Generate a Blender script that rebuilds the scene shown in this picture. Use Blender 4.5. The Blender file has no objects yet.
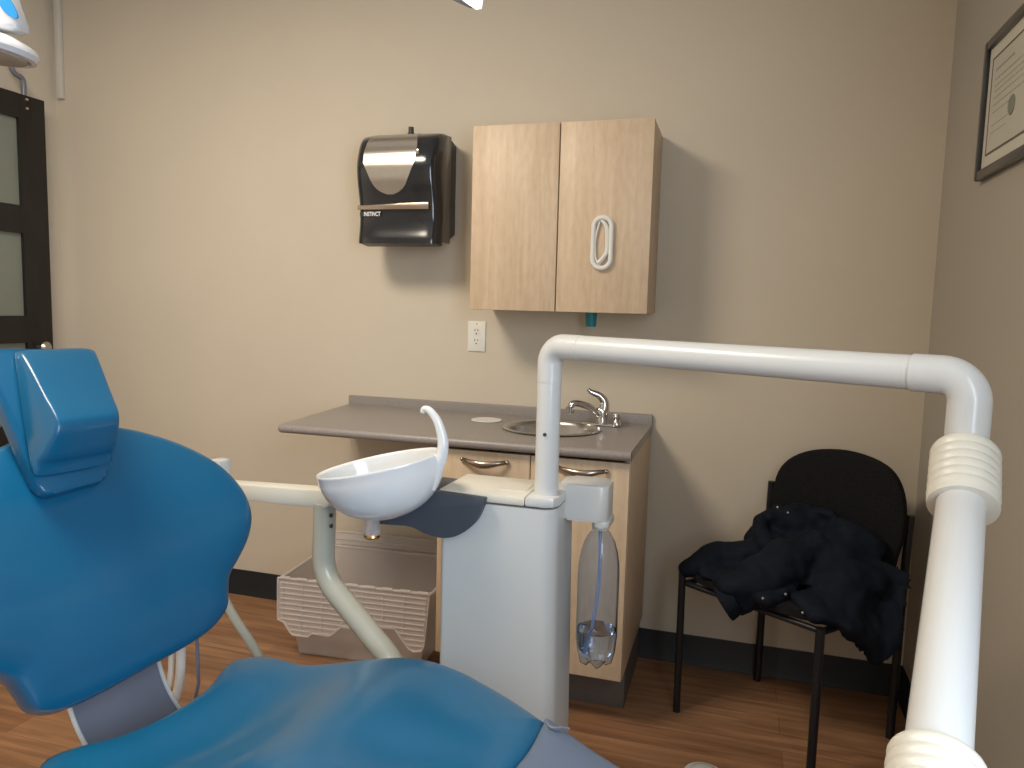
import bpy, bmesh, math, random
from mathutils import Vector, Matrix, Euler
R = math.radians
random.seed(7)
scn = bpy.context.scene
COL = scn.collection

# ------------------------------------------------------------------ materials
def newmat(name):
    m = bpy.data.materials.new(name); m.use_nodes = True
    nt = m.node_tree; b = nt.nodes['Principled BSDF']
    return m, nt, b

def mat(name, col, rough=0.5, metal=0.0, var=0.06, vscale=6.0, bump=0.0, bscale=60.0, coat=0.0, spec=0.5, stretch=None, alpha=None, trans=0.0, ior=1.45):
    m, nt, b = newmat(name)
    N, L = nt.nodes, nt.links
    tc = N.new('ShaderNodeTexCoord'); mp = N.new('ShaderNodeMapping')
    L.new(tc.outputs['Object'], mp.inputs['Vector'])
    if stretch: mp.inputs['Scale'].default_value = stretch
    nz = N.new('ShaderNodeTexNoise'); nz.inputs['Scale'].default_value = vscale; nz.inputs['Detail'].default_value = 4
    L.new(mp.outputs[0], nz.inputs['Vector'])
    cr = N.new('ShaderNodeValToRGB')
    c0 = [max(0, c*(1-var)) for c in col]; c1 = [min(1, c*(1+var)) for c in col]
    cr.color_ramp.elements[0].position = .3; cr.color_ramp.elements[0].color = (*c0, 1)
    cr.color_ramp.elements[1].position = .7; cr.color_ramp.elements[1].color = (*c1, 1)
    L.new(nz.outputs['Fac'], cr.inputs['Fac']); L.new(cr.outputs[0], b.inputs['Base Color'])
    b.inputs['Roughness'].default_value = rough; b.inputs['Metallic'].default_value = metal
    b.inputs['Specular IOR Level'].default_value = spec
    b.inputs['Coat Weight'].default_value = coat; b.inputs['Coat Roughness'].default_value = .15
    b.inputs['Transmission Weight'].default_value = trans; b.inputs['IOR'].default_value = ior
    if alpha is not None: b.inputs['Alpha'].default_value = alpha
    if bump:
        n2 = N.new('ShaderNodeTexNoise'); n2.inputs['Scale'].default_value = bscale; n2.inputs['Detail'].default_value = 5
        L.new(mp.outputs[0], n2.inputs['Vector'])
        bp = N.new('ShaderNodeBump'); bp.inputs['Strength'].default_value = bump; bp.inputs['Distance'].default_value = .005
        L.new(n2.outputs['Fac'], bp.inputs['Height']); L.new(bp.outputs[0], b.inputs['Normal'])
    return m

def mat_floor():
    m, nt, b = newmat('laminate_floor'); N, L = nt.nodes, nt.links
    tc = N.new('ShaderNodeTexCoord')
    br = N.new('ShaderNodeTexBrick'); br.inputs['Scale'].default_value = 1.0
    br.inputs['Brick Width'].default_value = 1.1; br.inputs['Row Height'].default_value = .095
    br.inputs['Mortar Size'].default_value = .0012; br.inputs['Mortar Smooth'].default_value = .3
    br.inputs['Color1'].default_value = (.27, .135, .07, 1); br.inputs['Color2'].default_value = (.38, .205, .11, 1)
    br.inputs['Mortar'].default_value = (.22, .11, .055, 1); br.offset = .37
    L.new(tc.outputs['Object'], br.inputs['Vector'])
    mp = N.new('ShaderNodeMapping'); mp.inputs['Scale'].default_value = (1.2, 16, 1); L.new(tc.outputs['Object'], mp.inputs['Vector'])
    nz = N.new('ShaderNodeTexNoise'); nz.inputs['Scale'].default_value = 2.2; nz.inputs['Detail'].default_value = 8; nz.inputs['Distortion'].default_value = .6
    L.new(mp.outputs[0], nz.inputs['Vector'])
    cr = N.new('ShaderNodeValToRGB'); cr.color_ramp.elements[0].position = .32; cr.color_ramp.elements[0].color = (.62, .60, .58, 1)
    cr.color_ramp.elements[1].position = .68; cr.color_ramp.elements[1].color = (1.15, 1.15, 1.12, 1)
    L.new(nz.outputs['Fac'], cr.inputs['Fac'])
    mx = N.new('ShaderNodeMixRGB'); mx.blend_type = 'MULTIPLY'; mx.inputs['Fac'].default_value = 1
    L.new(br.outputs['Color'], mx.inputs[1]); L.new(cr.outputs[0], mx.inputs[2]); L.new(mx.outputs[0], b.inputs['Base Color'])
    b.inputs['Roughness'].default_value = .42
    bp = N.new('ShaderNodeBump'); bp.inputs['Strength'].default_value = .15; bp.inputs['Distance'].default_value = .002
    L.new(br.outputs['Fac'], bp.inputs['Height']); bp.invert = True; L.new(bp.outputs[0], b.inputs['Normal'])
    return m

def mat_maple(name='maple_laminate', k=1.0):
    m, nt, b = newmat(name); N, L = nt.nodes, nt.links
    tc = N.new('ShaderNodeTexCoord'); mp = N.new('ShaderNodeMapping'); mp.inputs['Scale'].default_value = (14, 14, 1.0)
    L.new(tc.outputs['Object'], mp.inputs['Vector'])
    nz = N.new('ShaderNodeTexNoise'); nz.inputs['Scale'].default_value = 3.0; nz.inputs['Detail'].default_value = 7; nz.inputs['Distortion'].default_value = .8
    L.new(mp.outputs[0], nz.inputs['Vector'])
    cr = N.new('ShaderNodeValToRGB'); e = cr.color_ramp.elements
    e[0].position = .3; e[0].color = (.62*k, .47*k, .32*k, 1); e[1].position = .72; e[1].color = (.72*k, .565*k, .405*k, 1)
    L.new(nz.outputs['Fac'], cr.inputs['Fac'])
    n2 = N.new('ShaderNodeTexNoise'); n2.inputs['Scale'].default_value = 60; mp2 = N.new('ShaderNodeMapping'); mp2.inputs['Scale'].default_value = (1, 1, .35)
    L.new(tc.outputs['Object'], mp2.inputs['Vector']); L.new(mp2.outputs[0], n2.inputs['Vector'])
    c2 = N.new('ShaderNodeValToRGB'); c2.color_ramp.elements[0].position = .35; c2.color_ramp.elements[0].color = (.93, .92, .90, 1); c2.color_ramp.elements[1].position = .6; c2.color_ramp.elements[1].color = (1, 1, 1, 1)
    L.new(n2.outputs['Fac'], c2.inputs['Fac'])
    mx = N.new('ShaderNodeMixRGB'); mx.blend_type = 'MULTIPLY'; mx.inputs['Fac'].default_value = 1
    L.new(cr.outputs[0], mx.inputs[1]); L.new(c2.outputs[0], mx.inputs[2]); L.new(mx.outputs[0], b.inputs['Base Color'])
    b.inputs['Roughness'].default_value = .45
    return m

def mat_emit(name, col, s):
    m, nt, b = newmat(name)
    b.inputs['Base Color'].default_value = (*col, 1)
    b.inputs['Emission Color'].default_value = (*col, 1); b.inputs['Emission Strength'].default_value = s
    return m

M = dict(
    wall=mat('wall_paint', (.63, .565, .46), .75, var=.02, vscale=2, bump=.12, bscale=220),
    wall_dimmed=mat('wall_paint_dimmed', (.42, .385, .335), .75, var=.02, vscale=2, bump=.12, bscale=220),  # right wall: wall paint darkened and greyed to stand in for weaker light there
    ceil=mat('ceiling_paint', (.80, .78, .74), .85, var=.02, bump=.1, bscale=150),
    floor=mat_floor(),
    cove=mat('black_vinyl_base', (.012, .014, .018), .45, var=.15),
    maple=mat_maple(), maple_in=mat_maple('maple_edge', .92),
    counter=mat('grey_laminate', (.29, .262, .25), .35, var=.10, vscale=160, bump=.02),
    toe=mat('toe_kick_vinyl', (.12, .105, .095), .5, var=.1),
    blue=mat('blue_vinyl', (.003, .102, .225), .34, var=.04, vscale=3, bump=.02, bscale=300, coat=.35, spec=.55),
    bluelt=mat('blue_plastic', (.02, .16, .35), .35, var=.03),
    gvinyl=mat('slate_vinyl', (.115, .155, .235), .34, var=.06, vscale=4, coat=.2),
    gplas=mat('slate_plastic', (.17, .185, .24), .38, var=.08, vscale=5, coat=.2),
    white=mat('white_plastic', (.63, .64, .635), .28, var=.015, coat=.25),
    cream=mat('cream_plastic', (.70, .68, .60), .35, var=.02),
    greybody=mat('light_grey_panel', (.62, .64, .64), .4, var=.02),
    navy=mat('navy_grey_plastic', (.055, .068, .090), .45, var=.05),
    porcelain=mat('white_porcelain', (.76, .78, .80), .12, var=.01, coat=.6),
    paintmet=mat('grey_painted_metal', (.42, .42, .36), .3, var=.03, coat=.3),
    chrome=mat('chrome', (.62, .62, .62), .12, 1.0, var=.03),
    steel=mat('brushed_steel', (.52, .50, .48), .32, 1.0, var=.06, vscale=40, stretch=(1, 1, 12)),
    bronze=mat('satin_nickel', (.42, .36, .31), .25, 1.0, var=.05),
    blackgl=mat('black_gloss_plastic', (.012, .015, .02), .16, var=.1, coat=.7),
    blackpl=mat('dark_grey_plastic', (.045, .045, .045), .45, var=.08),
    blackmet=mat('black_metal', (.012, .013, .016), .4, var=.1),
    fabric=mat('charcoal_fabric', (.011, .011, .012), .95, var=.5, vscale=260, bump=.4, bscale=400, spec=.2),
    coat=mat('navy_cloth', (.003, .0065, .014), .8, var=.2, vscale=14, bump=.15, bscale=30, spec=.25),
    coatlin=mat('black_lining', (.004, .005, .008), .7, var=.2),
    brown=mat('dark_brown_wood', (.012, .010, .0095), .4, var=.3, vscale=5, stretch=(6, 6, 1)),
    frost=mat('frosted_glass', (.20, .22, .19), .35, var=.04),
    outlet=mat('outlet_plastic', (.80, .79, .74), .35, var=.01),
    slot=mat('dark_slot', (.05, .05, .05), .6),
    conduit=mat('conduit_paint', (.62, .60, .55), .5, var=.02),
    frame=mat('dark_wood_frame', (.020, .020, .026), .3, var=.2, coat=.4),
    paper=mat('certificate_paper', (.55, .53, .46), .6, var=.03),
    mount=mat('mount_board', (.62, .60, .52), .7, var=.02),
    ink=mat('ink_grey', (.40, .38, .33), .7),
    inkborder=mat('ink_brown', (.16, .12, .10), .7),
    seal=mat('embossed_seal', (.22, .24, .20), .5),
    teal=mat('teal_plastic', (.01, .24, .30), .35, var=.05),
    rubber=mat('rubber_black', (.01, .01, .01), .7),
    brass=mat('brass', (.75, .42, .16), .25, 1.0),
    clearpl=mat('clear_plastic', (.76, .85, 1.0), .05, var=.01, trans=1.0, ior=1.28),
    watermat=mat('water', (.85, .93, 1.0), .02, var=0, trans=1.0, ior=1.33),
    straw=mat('blue_tube', (.55, .68, .90), .3, var=.02, alpha=.75),
    tote=mat('frosted_polypropylene', (.74, .68, .66), .35, var=.03, alpha=.5),
    toterib=mat('frosted_rib', (.80, .75, .73), .35, var=.02, alpha=.55),
    lampblue=mat('light_blue_panel', (.03, .26, .62), .25, var=.03),
    lampwhite=mat('lamp_white', (.56, .58, .62), .25, var=.01, coat=.3),
    lens=mat_emit('lit_lens', (.75, .88, 1.0), 3.0),
    warmlens=mat_emit('warm_ceiling_lens', (1.0, .86, .66), 4.0),
    lampglass=mat('lamp_glass', (.55, .48, .42), .12, var=.05, coat=.5),
    text=mat('white_print', (.75, .75, .75), .5, var=.02),
    glass=mat('window_glass', (.9, .95, 1), .02, trans=1.0),
    white2=mat('white_cord', (.78, .77, .73), .45, var=.02),
)

# ------------------------------------------------------------------ object helpers
def thing(name, label, cat, loc, group=None):
    o = bpy.data.objects.new(name, None); COL.objects.link(o); o.location = loc
    o.empty_display_size = .1
    o['label'] = label; o['category'] = cat
    if group: o['group'] = group
    return o

def base_of(o):
    v = Vector((0, 0, 0))
    while o is not None: v += o.location; o = o.parent
    return v

def obj(name, bm, m, parent=None, smooth=True, mods=None, label=None, auto=40):
    """bm is in WORLD coordinates; it is shifted into the parent's frame."""
    bmesh.ops.recalc_face_normals(bm, faces=bm.faces)
    if parent is not None:
        bmesh.ops.translate(bm, vec=-base_of(parent), verts=bm.verts)
    me = bpy.data.meshes.new(name); bm.to_mesh(me); bm.free()
    mats = m if isinstance(m, (list, tuple)) else [m]
    for q in mats: me.materials.append(q)
    o = bpy.data.objects.new(name, me); COL.objects.link(o)
    if parent is not None: o.parent = parent
    if smooth:
        for p in me.polygons: p.use_smooth = True
        me.set_sharp_from_angle(angle=R(auto))
    if label: o['label'] = label
    return o

def tag(o, label, cat, group=None):
    o['label'] = label; o['category'] = cat
    if group: o['group'] = group
    return o
def struct(o): o['kind'] = 'structure'; return o

def B(): return bmesh.new()

def add_box(bm, x0, x1, y0, y1, z0, z1, bev=0.0, seg=2, mtx=None, mi=0):
    vs = [bm.verts.new((x, y, z)) for x in (x0, x1) for y in (y0, y1) for z in (z0, z1)]
    F = [(0, 1, 3, 2), (4, 6, 7, 5), (0, 4, 5, 1), (2, 3, 7, 6), (0, 2, 6, 4), (1, 5, 7, 3)]
    fs = [bm.faces.new([vs[i] for i in f]) for f in F]
    for f in fs: f.material_index = mi
    allv = set(vs)
    if bev:
        es = set(e for f in fs for e in f.edges)
        r = bmesh.ops.bevel(bm, geom=list(es), offset=bev, segments=seg, profile=.5, affect='EDGES')
        allv = set(v for v in r['verts']) | set(v for v in vs if v.is_valid)
    if mtx is not None:
        bmesh.ops.transform(bm, matrix=mtx, verts=[v for v in allv if v.is_valid])
    return bm

def add_prism(bm, pts, vec, bev=0.0, seg=2, mtx=None):
    """pts: list of 3D points (planar polygon); extruded by vec"""
    vec = Vector(vec)
    a = [bm.verts.new(p) for p in pts]; b = [bm.verts.new(Vector(p)+vec) for p in pts]
    n = len(pts)
    fs = [bm.faces.new(a[::-1]), bm.faces.new(b)]
    for i in range(n): fs.append(bm.faces.new([a[i], a[(i+1) % n], b[(i+1) % n], b[i]]))
    vsall = set(a) | set(b)
    if bev:
        es = set(fs[0].edges) | set(fs[1].edges)
        r = bmesh.ops.bevel(bm, geom=list(es), offset=bev, segments=seg, profile=.5, affect='EDGES')
        vsall = set(r['verts']) | set(v for v in vsall if v.is_valid)
    if mtx is not None: bmesh.ops.transform(bm, matrix=mtx, verts=[v for v in vsall if v.is_valid])
    return bm

def smooth_path(pts, n=8, closed=False):
    P = [Vector(p) for p in pts]; out = []
    N = len(P); rng = range(N if closed else N-1)
    for i in rng:
        if closed: p0, p1, p2, p3 = P[(i-1) % N], P[i], P[(i+1) % N], P[(i+2) % N]
        else: p0, p1, p2, p3 = P[max(i-1, 0)], P[i], P[i+1], P[min(i+2, N-1)]
        for k in range(n):
            t = k/n
            out.append(.5*((2*p1)+(-p0+p2)*t+(2*p0-5*p1+4*p2-p3)*t*t+(-p0+3*p1-3*p2+p3)*t**3))
    if not closed: out.append(P[-1])
    return out

def arc_corner(pts, rad, n=8):
    """polyline with rounded corners"""
    P = [Vector(p) for p in pts]; out = [P[0]]
    for i in range(1, len(P)-1):
        a = (P[i-1]-P[i]).normalized(); b = (P[i+1]-P[i]).normalized()
        ang = a.angle(b); d = rad/math.tan(ang/2)
        d = min(d, (P[i-1]-P[i]).length*.49, (P[i+1]-P[i]).length*.49)
        s, e = P[i]+a*d, P[i]+b*d
        rr = d*math.tan(ang/2)
        c = P[i]+(a+b).normalized()*(rr/math.sin(ang/2))
        u = (s-c); v = (e-c); om = u.angle(v)
        for k in range(n+1):
            t = k/n
            out.append(c+(u*math.sin((1-t)*om)+v*math.sin(t*om))/math.sin(om))
    out.append(P[-1]); return out

def add_tube(bm, pts, r, seg=16, caps=True, squash=None, closed=False):
    P = [Vector(p) for p in pts]; n = len(P)
    rs = r if isinstance(r, (list, tuple)) else [r]*n
    T = []
    for i in range(n):
        if closed: t = P[(i+1) % n]-P[(i-1) % n]
        else: t = P[min(i+1, n-1)]-P[max(i-1, 0)]
        T.append(t.normalized())
    up = Vector((0, 0, 1)) if abs(T[0].z) < .9 else Vector((1, 0, 0))
    nrm = (up-T[0]*up.dot(T[0])).normalized(); rings = []
    for i in range(n):
        if i: nrm = (nrm-T[i]*nrm.dot(T[i])).normalized()
        bi = T[i].cross(nrm)
        sx, sy = squash or (1, 1)
        rings.append([bm.verts.new(P[i]+(nrm*math.cos(2*math.pi*k/seg)*sx+bi*math.sin(2*math.pi*k/seg)*sy)*rs[i]) for k in range(seg)])
    m = n if closed else n-1
    for i in range(m):
        A, C = rings[i], rings[(i+1) % n]
        for k in range(seg): bm.faces.new([A[k], A[(k+1) % seg], C[(k+1) % seg], C[k]])
    if caps and not closed:
        bm.faces.new(rings[0][::-1]); bm.faces.new(rings[-1])
    return bm

def add_lathe(bm, prof, origin, axis=(0, 0, 1), seg=32, scale=(1, 1), mtx=None):
    """prof: (radius, height) list"""
    ax = Vector(axis).normalized(); q = Vector((0, 0, 1)).rotation_difference(ax).to_matrix().to_4x4()
    X = Matrix.Translation(Vector(origin)) @ q
    if mtx is not None: X = Matrix.Translation(Vector(origin)) @ mtx
    rings = []
    for (r, h) in prof:
        if r < 1e-6: rings.append([bm.verts.new(X @ Vector((0, 0, h)))])
        else: rings.append([bm.verts.new(X @ Vector((r*math.cos(2*math.pi*k/seg)*scale[0], r*math.sin(2*math.pi*k/seg)*scale[1], h))) for k in range(seg)])
    for a, b in zip(rings, rings[1:]):
        for k in range(seg):
            k2 = (k+1) % seg
            if len(a) == 1 and len(b) == 1: continue
            if len(a) == 1: bm.faces.new([a[0], b[k2], b[k]])
            elif len(b) == 1: bm.faces.new([a[k], a[k2], b[0]])
            else: bm.faces.new([a[k], a[k2], b[k2], b[k]])
    return bm

def add_ball(bm, c, r, seg=12, mtx=None):
    rr = r if isinstance(r, (list, tuple)) else (r, r, r)
    X = Matrix.Translation(Vector(c)) @ (mtx or Matrix.Identity(4)) @ Matrix.Diagonal((*rr, 1))
    bmesh.ops.create_uvsphere(bm, u_segments=seg*2, v_segments=seg, radius=1, matrix=X)
    return bm

def add_cushion(bm, outline, centre, T, p, frame, bow=None, rings=14, crown=0.0):
    """closed padded slab. outline: smooth list of (u,v); frame(u,v,h)->world; bow(u,v)->h offset"""
    n = len(outline); c = Vector((*centre, 0)); O = [Vector((*q[:2], 0)) for q in outline]
    bow = bow or (lambda u, v: 0.0)
    def layer(sign):
        L = []
        for k in range(rings, 0, -1):
            rho = math.sin(k/rings*math.pi/2) if True else k/rings
            h = T/2*(1-rho**p)**(1/p) if rho < 1 else 0.0
            row = []
            for q in O:
                u = c+(q-c)*rho
                row.append(bm.verts.new(frame(u.x, u.y, sign*h+bow(u.x, u.y)+(crown*(1-rho**2) if sign > 0 else 0))))
            L.append(row)
        L.append([bm.verts.new(frame(c.x, c.y, sign*T/2+bow(c.x, c.y)+(crown if sign > 0 else 0)))])
        return L
    top = layer(1)
    bot = layer(-1)
    bot[0] = top[0] if False else bot[0]
    for L in (top, bot):
        for a, b in zip(L, L[1:]):
            for k in range(n):
                k2 = (k+1) % n
                if len(b) == 1: bm.faces.new([a[k], a[k2], b[0]])
                else: bm.faces.new([a[k], a[k2], b[k2], b[k]])
    bmesh.ops.remove_doubles(bm, verts=bm.verts, dist=1e-5)
    return bm

def rrect(x0, x1, y0, y1, r, n=6):
    out = []
    for cx, cy, a0 in ((x1-r, y1-r, 0), (x0+r, y1-r, 90), (x0+r, y0+r, 180), (x1-r, y0+r, 270)):
        for k in range(n+1):
            a = R(a0+90*k/n); out.append((cx+r*math.cos(a), cy+r*math.sin(a)))
    return out

# ------------------------------------------------------------------ room shell
XL, YF, HC = -3.58, -4.4, 2.75       # left wall, wall behind the camera, ceiling height
T_ = .12
b = B(); add_box(b, XL-T_, T_, YF-T_, T_, -.1, 0); struct(obj('floor', b, M['floor'], smooth=False))
b = B(); add_box(b, XL-T_, T_, YF-T_, T_, HC, HC+.1); struct(obj('ceiling', b, M['ceil'], smooth=False))
b = B(); add_box(b, XL-T_, T_, 0, T_, 0, HC); struct(obj('wall_back', b, M['wall'], smooth=False))
b = B(); add_box(b, XL-T_, T_, YF-T_, YF, 0, HC); struct(obj('wall_front', b, M['wall'], smooth=False))
# left wall with the sliding-door opening
DY0, DY1 = -1.10, -.20
b = B(); add_box(b, XL-T_, XL, DY1, 0, 0, HC); add_box(b, XL-T_, XL, YF, DY0, 0, HC); add_box(b, XL-T_, XL, DY0, DY1, 2.05, HC)
struct(obj('wall_left', b, M['wall'], smooth=False))
# right wall with a window opening behind the camera
WY0, WY1, WZ0, WZ1 = -3.55, -2.20, .90, 2.20
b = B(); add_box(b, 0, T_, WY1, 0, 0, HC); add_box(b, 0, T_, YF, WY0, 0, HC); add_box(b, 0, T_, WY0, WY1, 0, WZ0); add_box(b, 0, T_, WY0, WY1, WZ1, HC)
struct(obj('wall_right', b, M['wall_dimmed'], smooth=False))
b = B(); add_box(b, .075, .085, WY0, WY1, WZ0, WZ1); w1 = struct(obj('window_1', b, M['glass'], smooth=False))
b = B()
for y0, y1, z0, z1 in ((WY0, WY0+.05, WZ0, WZ1), (WY1-.05, WY1, WZ0, WZ1), (WY0+.05, WY1-.05, WZ0, WZ0+.05), (WY0+.05, WY1-.05, WZ1-.05, WZ1), ((WY0+WY1)/2-.025, (WY0+WY1)/2+.025, WZ0+.05, WZ1-.05)):
    add_box(b, .06, .10, y0, y1, z0, z1)
obj('window_frame', b, M['white'], w1, smooth=False)

BH = .11
def cove(name, pts0, pts1, nrm):
    # profile: thin rubber base with a small toe
    p0, p1, n = Vector(pts0), Vector(pts1), Vector(nrm)
    prof = [(0, 0), (.014, 0), (.013, .006), (.007, .016), (.005, BH-.006), (.003, BH), (0, BH)]
    b = B(); A = [b.verts.new(p0+n*q[0]+Vector((0, 0, q[1]))) for q in prof]; C = [b.verts.new(p1+n*q[0]+Vector((0, 0, q[1]))) for q in prof]
    for i in range(len(prof)-1): b.faces.new([A[i], A[i+1], C[i+1], C[i]])
    b.faces.new(A); b.faces.new(C[::-1])
    return struct(obj(name, b, M['cove'], auto=30))
cove('baseboard_back', (XL, 0, 0), (0, 0, 0), (0, -1, 0))
cove('baseboard_right', (0, YF, 0), (0, -.015, 0), (-1, 0, 0))
cove('baseboard_left', (XL, YF, 0), (XL, DY0, 0), (1, 0, 0))
cove('baseboard_front', (XL, YF, 0), (0, YF, 0), (0, 1, 0))

# ------------------------------------------------------------------ sliding barn door
dr = thing('sliding_door', 'dark brown sliding door with frosted panes, left of the blue chair', 'door', (-3.52, -.64, 0))
dX0, dX1 = -3.545, -3.50; y0, y1 = -1.15, -.13
b = B()
add_box(b, dX0, dX1, y1-.125, y1, .03, 2.118, .003); add_box(b, dX0, dX1, y0, y0+.125, .03, 2.118, .003)
zs = [2.018, 1.661, 1.546, 1.200, 1.085, .74, .625, .28]
rails = [(2.018, 2.118), (1.546, 1.661), (1.085, 1.200), (.625, .74), (.03, .28)]
for z0, z1 in rails: add_box(b, dX0, dX1, y0+.125, y1-.125, z0, z1)
obj('door_frame', b, M['brown'], dr)
for z0, z1 in ((1.661, 2.018), (1.20, 1.546), (.74, 1.085), (.28, .625)):
    b = B(); add_box(b, dX0+.015, dX1-.015, y0+.125, y1-.125, z0, z1); obj('glass_pane', b, M['frost'], dr, smooth=False)
b = B(); add_lathe(b, [(0, 0), (.010, 0), (.010, .025), (.022, .03), (.026, .045), (.018, .055), (0, .057)], (dX1, -.205, 1.063), (1, 0, 0), 20)
obj('door_knob', b, M['steel'], dr)
for yy in (-.215, -1.0):
    b = B(); add_tube(b, smooth_path([(dX1-.014, yy, 2.112), (dX1-.014, yy, 2.168), (dX1-.014, yy-.010, 2.188), (dX1-.014, yy-.036, 2.196), (dX1-.014, yy-.052, 2.216), (dX1-.014, yy-.054, 2.26)], 5), .0110, 10)
    h = obj('door_hanger', b, M['gplas'], dr)
    for zz in (2.065, 2.102):
        b = B(); add_lathe(b, [(0, 0), (.007, 0), (.005, .004), (0, .005)], (dX1, yy, zz), (1, 0, 0), 12); obj('bolt', b, M['chrome'], dr)
b = B(); add_box(b, -3.555, -3.53, -2.2, -.33, 2.23, 2.27, .003)
for yy in (-2.1, -1.3, -.5): add_box(b, XL+.0005, -3.552, yy-.015, yy+.015, 2.235, 2.265)
tag(obj('door_rail', b, M['blackmet']), 'flat metal rail above the sliding door, carrying its hangers', 'rail')

# conduit on the back wall near the corner
b = B(); add_box(b, -3.556, -3.526, -.020, -.0005, 2.16, HC-.001, .003)
cd = tag(obj('wall_conduit', b, M['conduit']), 'pale vertical cable conduit on the back wall above the sliding door', 'conduit')

# ------------------------------------------------------------------ wall cabinet
cab = thing('wall_cabinet', 'two-door light maple wall cabinet above the sink counter', 'cabinet', (-1.192, -.12, 1.281))
b = B(); add_box(b, -1.498, -.886, -.233, -.0005, 1.281, 1.897, .0015); obj('body', b, M['maple_in'], cab)
for x0, x1 in ((-1.4985, -1.195), (-1.191, -.8855)):
    b = B(); add_box(b, x0, x1, -.253, -.2345, 1.278, 1.899, .002); d = obj('cabinet_door', b, M['maple'], cab)
# childproof cord latch / coiled white band stuck on the right door
b = B()
ring = [(-1.040+.030*math.copysign(abs(math.cos(t)), math.cos(t)), -.262, 1.506+(.052 if math.sin(t) > 0 else -.052)+.030*math.sin(t)) for t in [2*math.pi*k/40+.001 for k in range(40)]]
add_tube(b, ring, .0065, 10, closed=True, squash=(1.25, 1))
hl = thing('cable_loop', 'white oval cord loop hanging on the right maple door', 'cord holder', (-1.04, -.255, 1.506))
obj('oval_rim', b, M['white2'], hl)
b = B()
add_tube(b, smooth_path([(-1.052, -.258, 1.585), (-1.028, -.262, 1.560), (-1.022, -.262, 1.51), (-1.026, -.262, 1.470), (-1.048, -.260, 1.436)], 6), [.004+.004*math.sin(i/24*math.pi) for i in range(25)], 8)
add_tube(b, smooth_path([(-1.050, -.259, 1.575), (-1.062, -.261, 1.52), (-1.060, -.261, 1.46), (-1.045, -.259, 1.432)], 6), .0035, 8)
add_tube(b, smooth_path([(-1.022, -.264, 1.475), (-1.036, -.264, 1.455), (-1.052, -.263, 1.440)], 6), .007, 8)
obj('coiled_cord', b, M['white2'], hl)
# teal cup dispenser below
b = B(); add_lathe(b, [(.0, .0), (.018, .0), (.021, .05), (.021, .0532), (0, .0532)], (-1.093, -.12, 1.228), seg=24)
tag(obj('teal_cup', b, M['teal']), 'small teal plastic cup holder fixed beneath the wall cabinet', 'cup holder')

# ------------------------------------------------------------------ paper towel dispenser
dX0, dX1 = -1.970, -1.643
prof = [(-.0003, 1.893), (-.09, 1.912), (-.15, 1.906), (-.195, 1.880), (-.222, 1.83), (-.232, 1.785), (-.228, 1.735), (-.215, 1.685), (-.205, 1.64), (-.203, 1.60), (-.207, 1.56), (-.214, 1.525), (-.214, 1.507), (-.150, 1.500), (-.0003, 1.555)]
front = [(p[1], p[0]) for p in prof[3:13]]
def fy(z):
    f = sorted(front)
    if z <= f[0][0]: return f[0][1]
    for (z0, a), (z1, c) in zip(f, f[1:]):
        if z <= z1: return a+(c-a)*(z-z0)/(z1-z0)
    # over the top
    top = [(1.880, -.195), (1.906, -.15), (1.912, -.09)]
    for (z0, a), (z1, c) in zip(top, top[1:]):
        if z <= z1: return a+(c-a)*(z-z0)/(z1-z0)
    return top[-1][1]
dp = thing('paper_towel_dispenser', 'black paper towel dispenser with steel shield panel, on the back wall', 'dispenser', (-1.80, 0, 1.50))
# side shells (dark grey) and the glossy front cover
sp = smooth_path([(0, y, z) for y, z in prof[1:13]], 4)
pp = [prof[0]]+[(v.y, v.z) for v in sp]+prof[13:]
b = B(); add_prism(b, [(dX0+.012, y*.93 if y < -.01 else y, 1.70+(z-1.70)*.985) for y, z in pp], (dX1-dX0-.024, 0, 0), .004)
obj('housing', b, M['blackpl'], dp)
# cover: front shell wrapping the housing, sections across X with rounded edges
b = B(); rows = []
covp = [(v.y, v.z) for v in sp]
nx = 24
for i in range(nx+1):
    t = i/nx; x = dX0+(dX1-dX0)*t
    e = abs(2*t-1); k = (1-e**7)**(1/3.0)
    row = []
    for y, z in covp: row.append(b.verts.new((x, -.085+(y+.085)*(.62+.38*k) if y < -.085 else y, 1.70+(z-1.70)*(.965+.035*k))))
    # close towards rear
    row.append(b.verts.new((x, -.085, 1.70+(1.512-1.70)*(.965+.035*k))))
    row.append(b.verts.new((x, -.085, 1.70+(1.907-1.70)*(.965+.035*k))))
    rows.append(row)
for a, c in zip(rows, rows[1:]):
    n = len(a)
    for k in range(n): b.faces.new([a[k], a[(k+1) % n], c[(k+1) % n], c[k]])
b.faces.new(rows[0]); b.faces.new(rows[-1][::-1])
obj('front_cover', b, M['blackgl'], dp, auto=60)
# steel shield
b = B(); g = []
NZ = 26
for j in range(NZ+1):
    z = 1.7+.0
    tz = j/NZ
    z = 1.908-(1.908-1.682)*tz
    zz = z
    # half width as function of height
    cx = -1.824
    if tz < .30: hw = .082+.020*math.sin(tz/.30*math.pi/2)
    elif tz < .5: hw = .102
    else: s = (tz-.5)/.5; hw = .102*max(0, 1-s**2.2)**.55*(1-.30*s*(1-s)*2)
    hw = max(hw, .012)
    row = []
    for i in range(13):
        x = cx+hw*(i/6-1)
        row.append(b.verts.new((x, fy(z)-.0035, z+ (.0035 if z > 1.86 else 0))))
    g.append(row)
for a, c in zip(g, g[1:]):
    for k in range(12): b.faces.new([a[k], a[k+1], c[k+1], c[k]])
geo = bmesh.ops.extrude_face_region(b, geom=list(b.faces))
bmesh.ops.translate(b, vec=(0, .004, 0), verts=[v for v in geo['geom'] if isinstance(v, bmesh.types.BMVert)])
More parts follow.
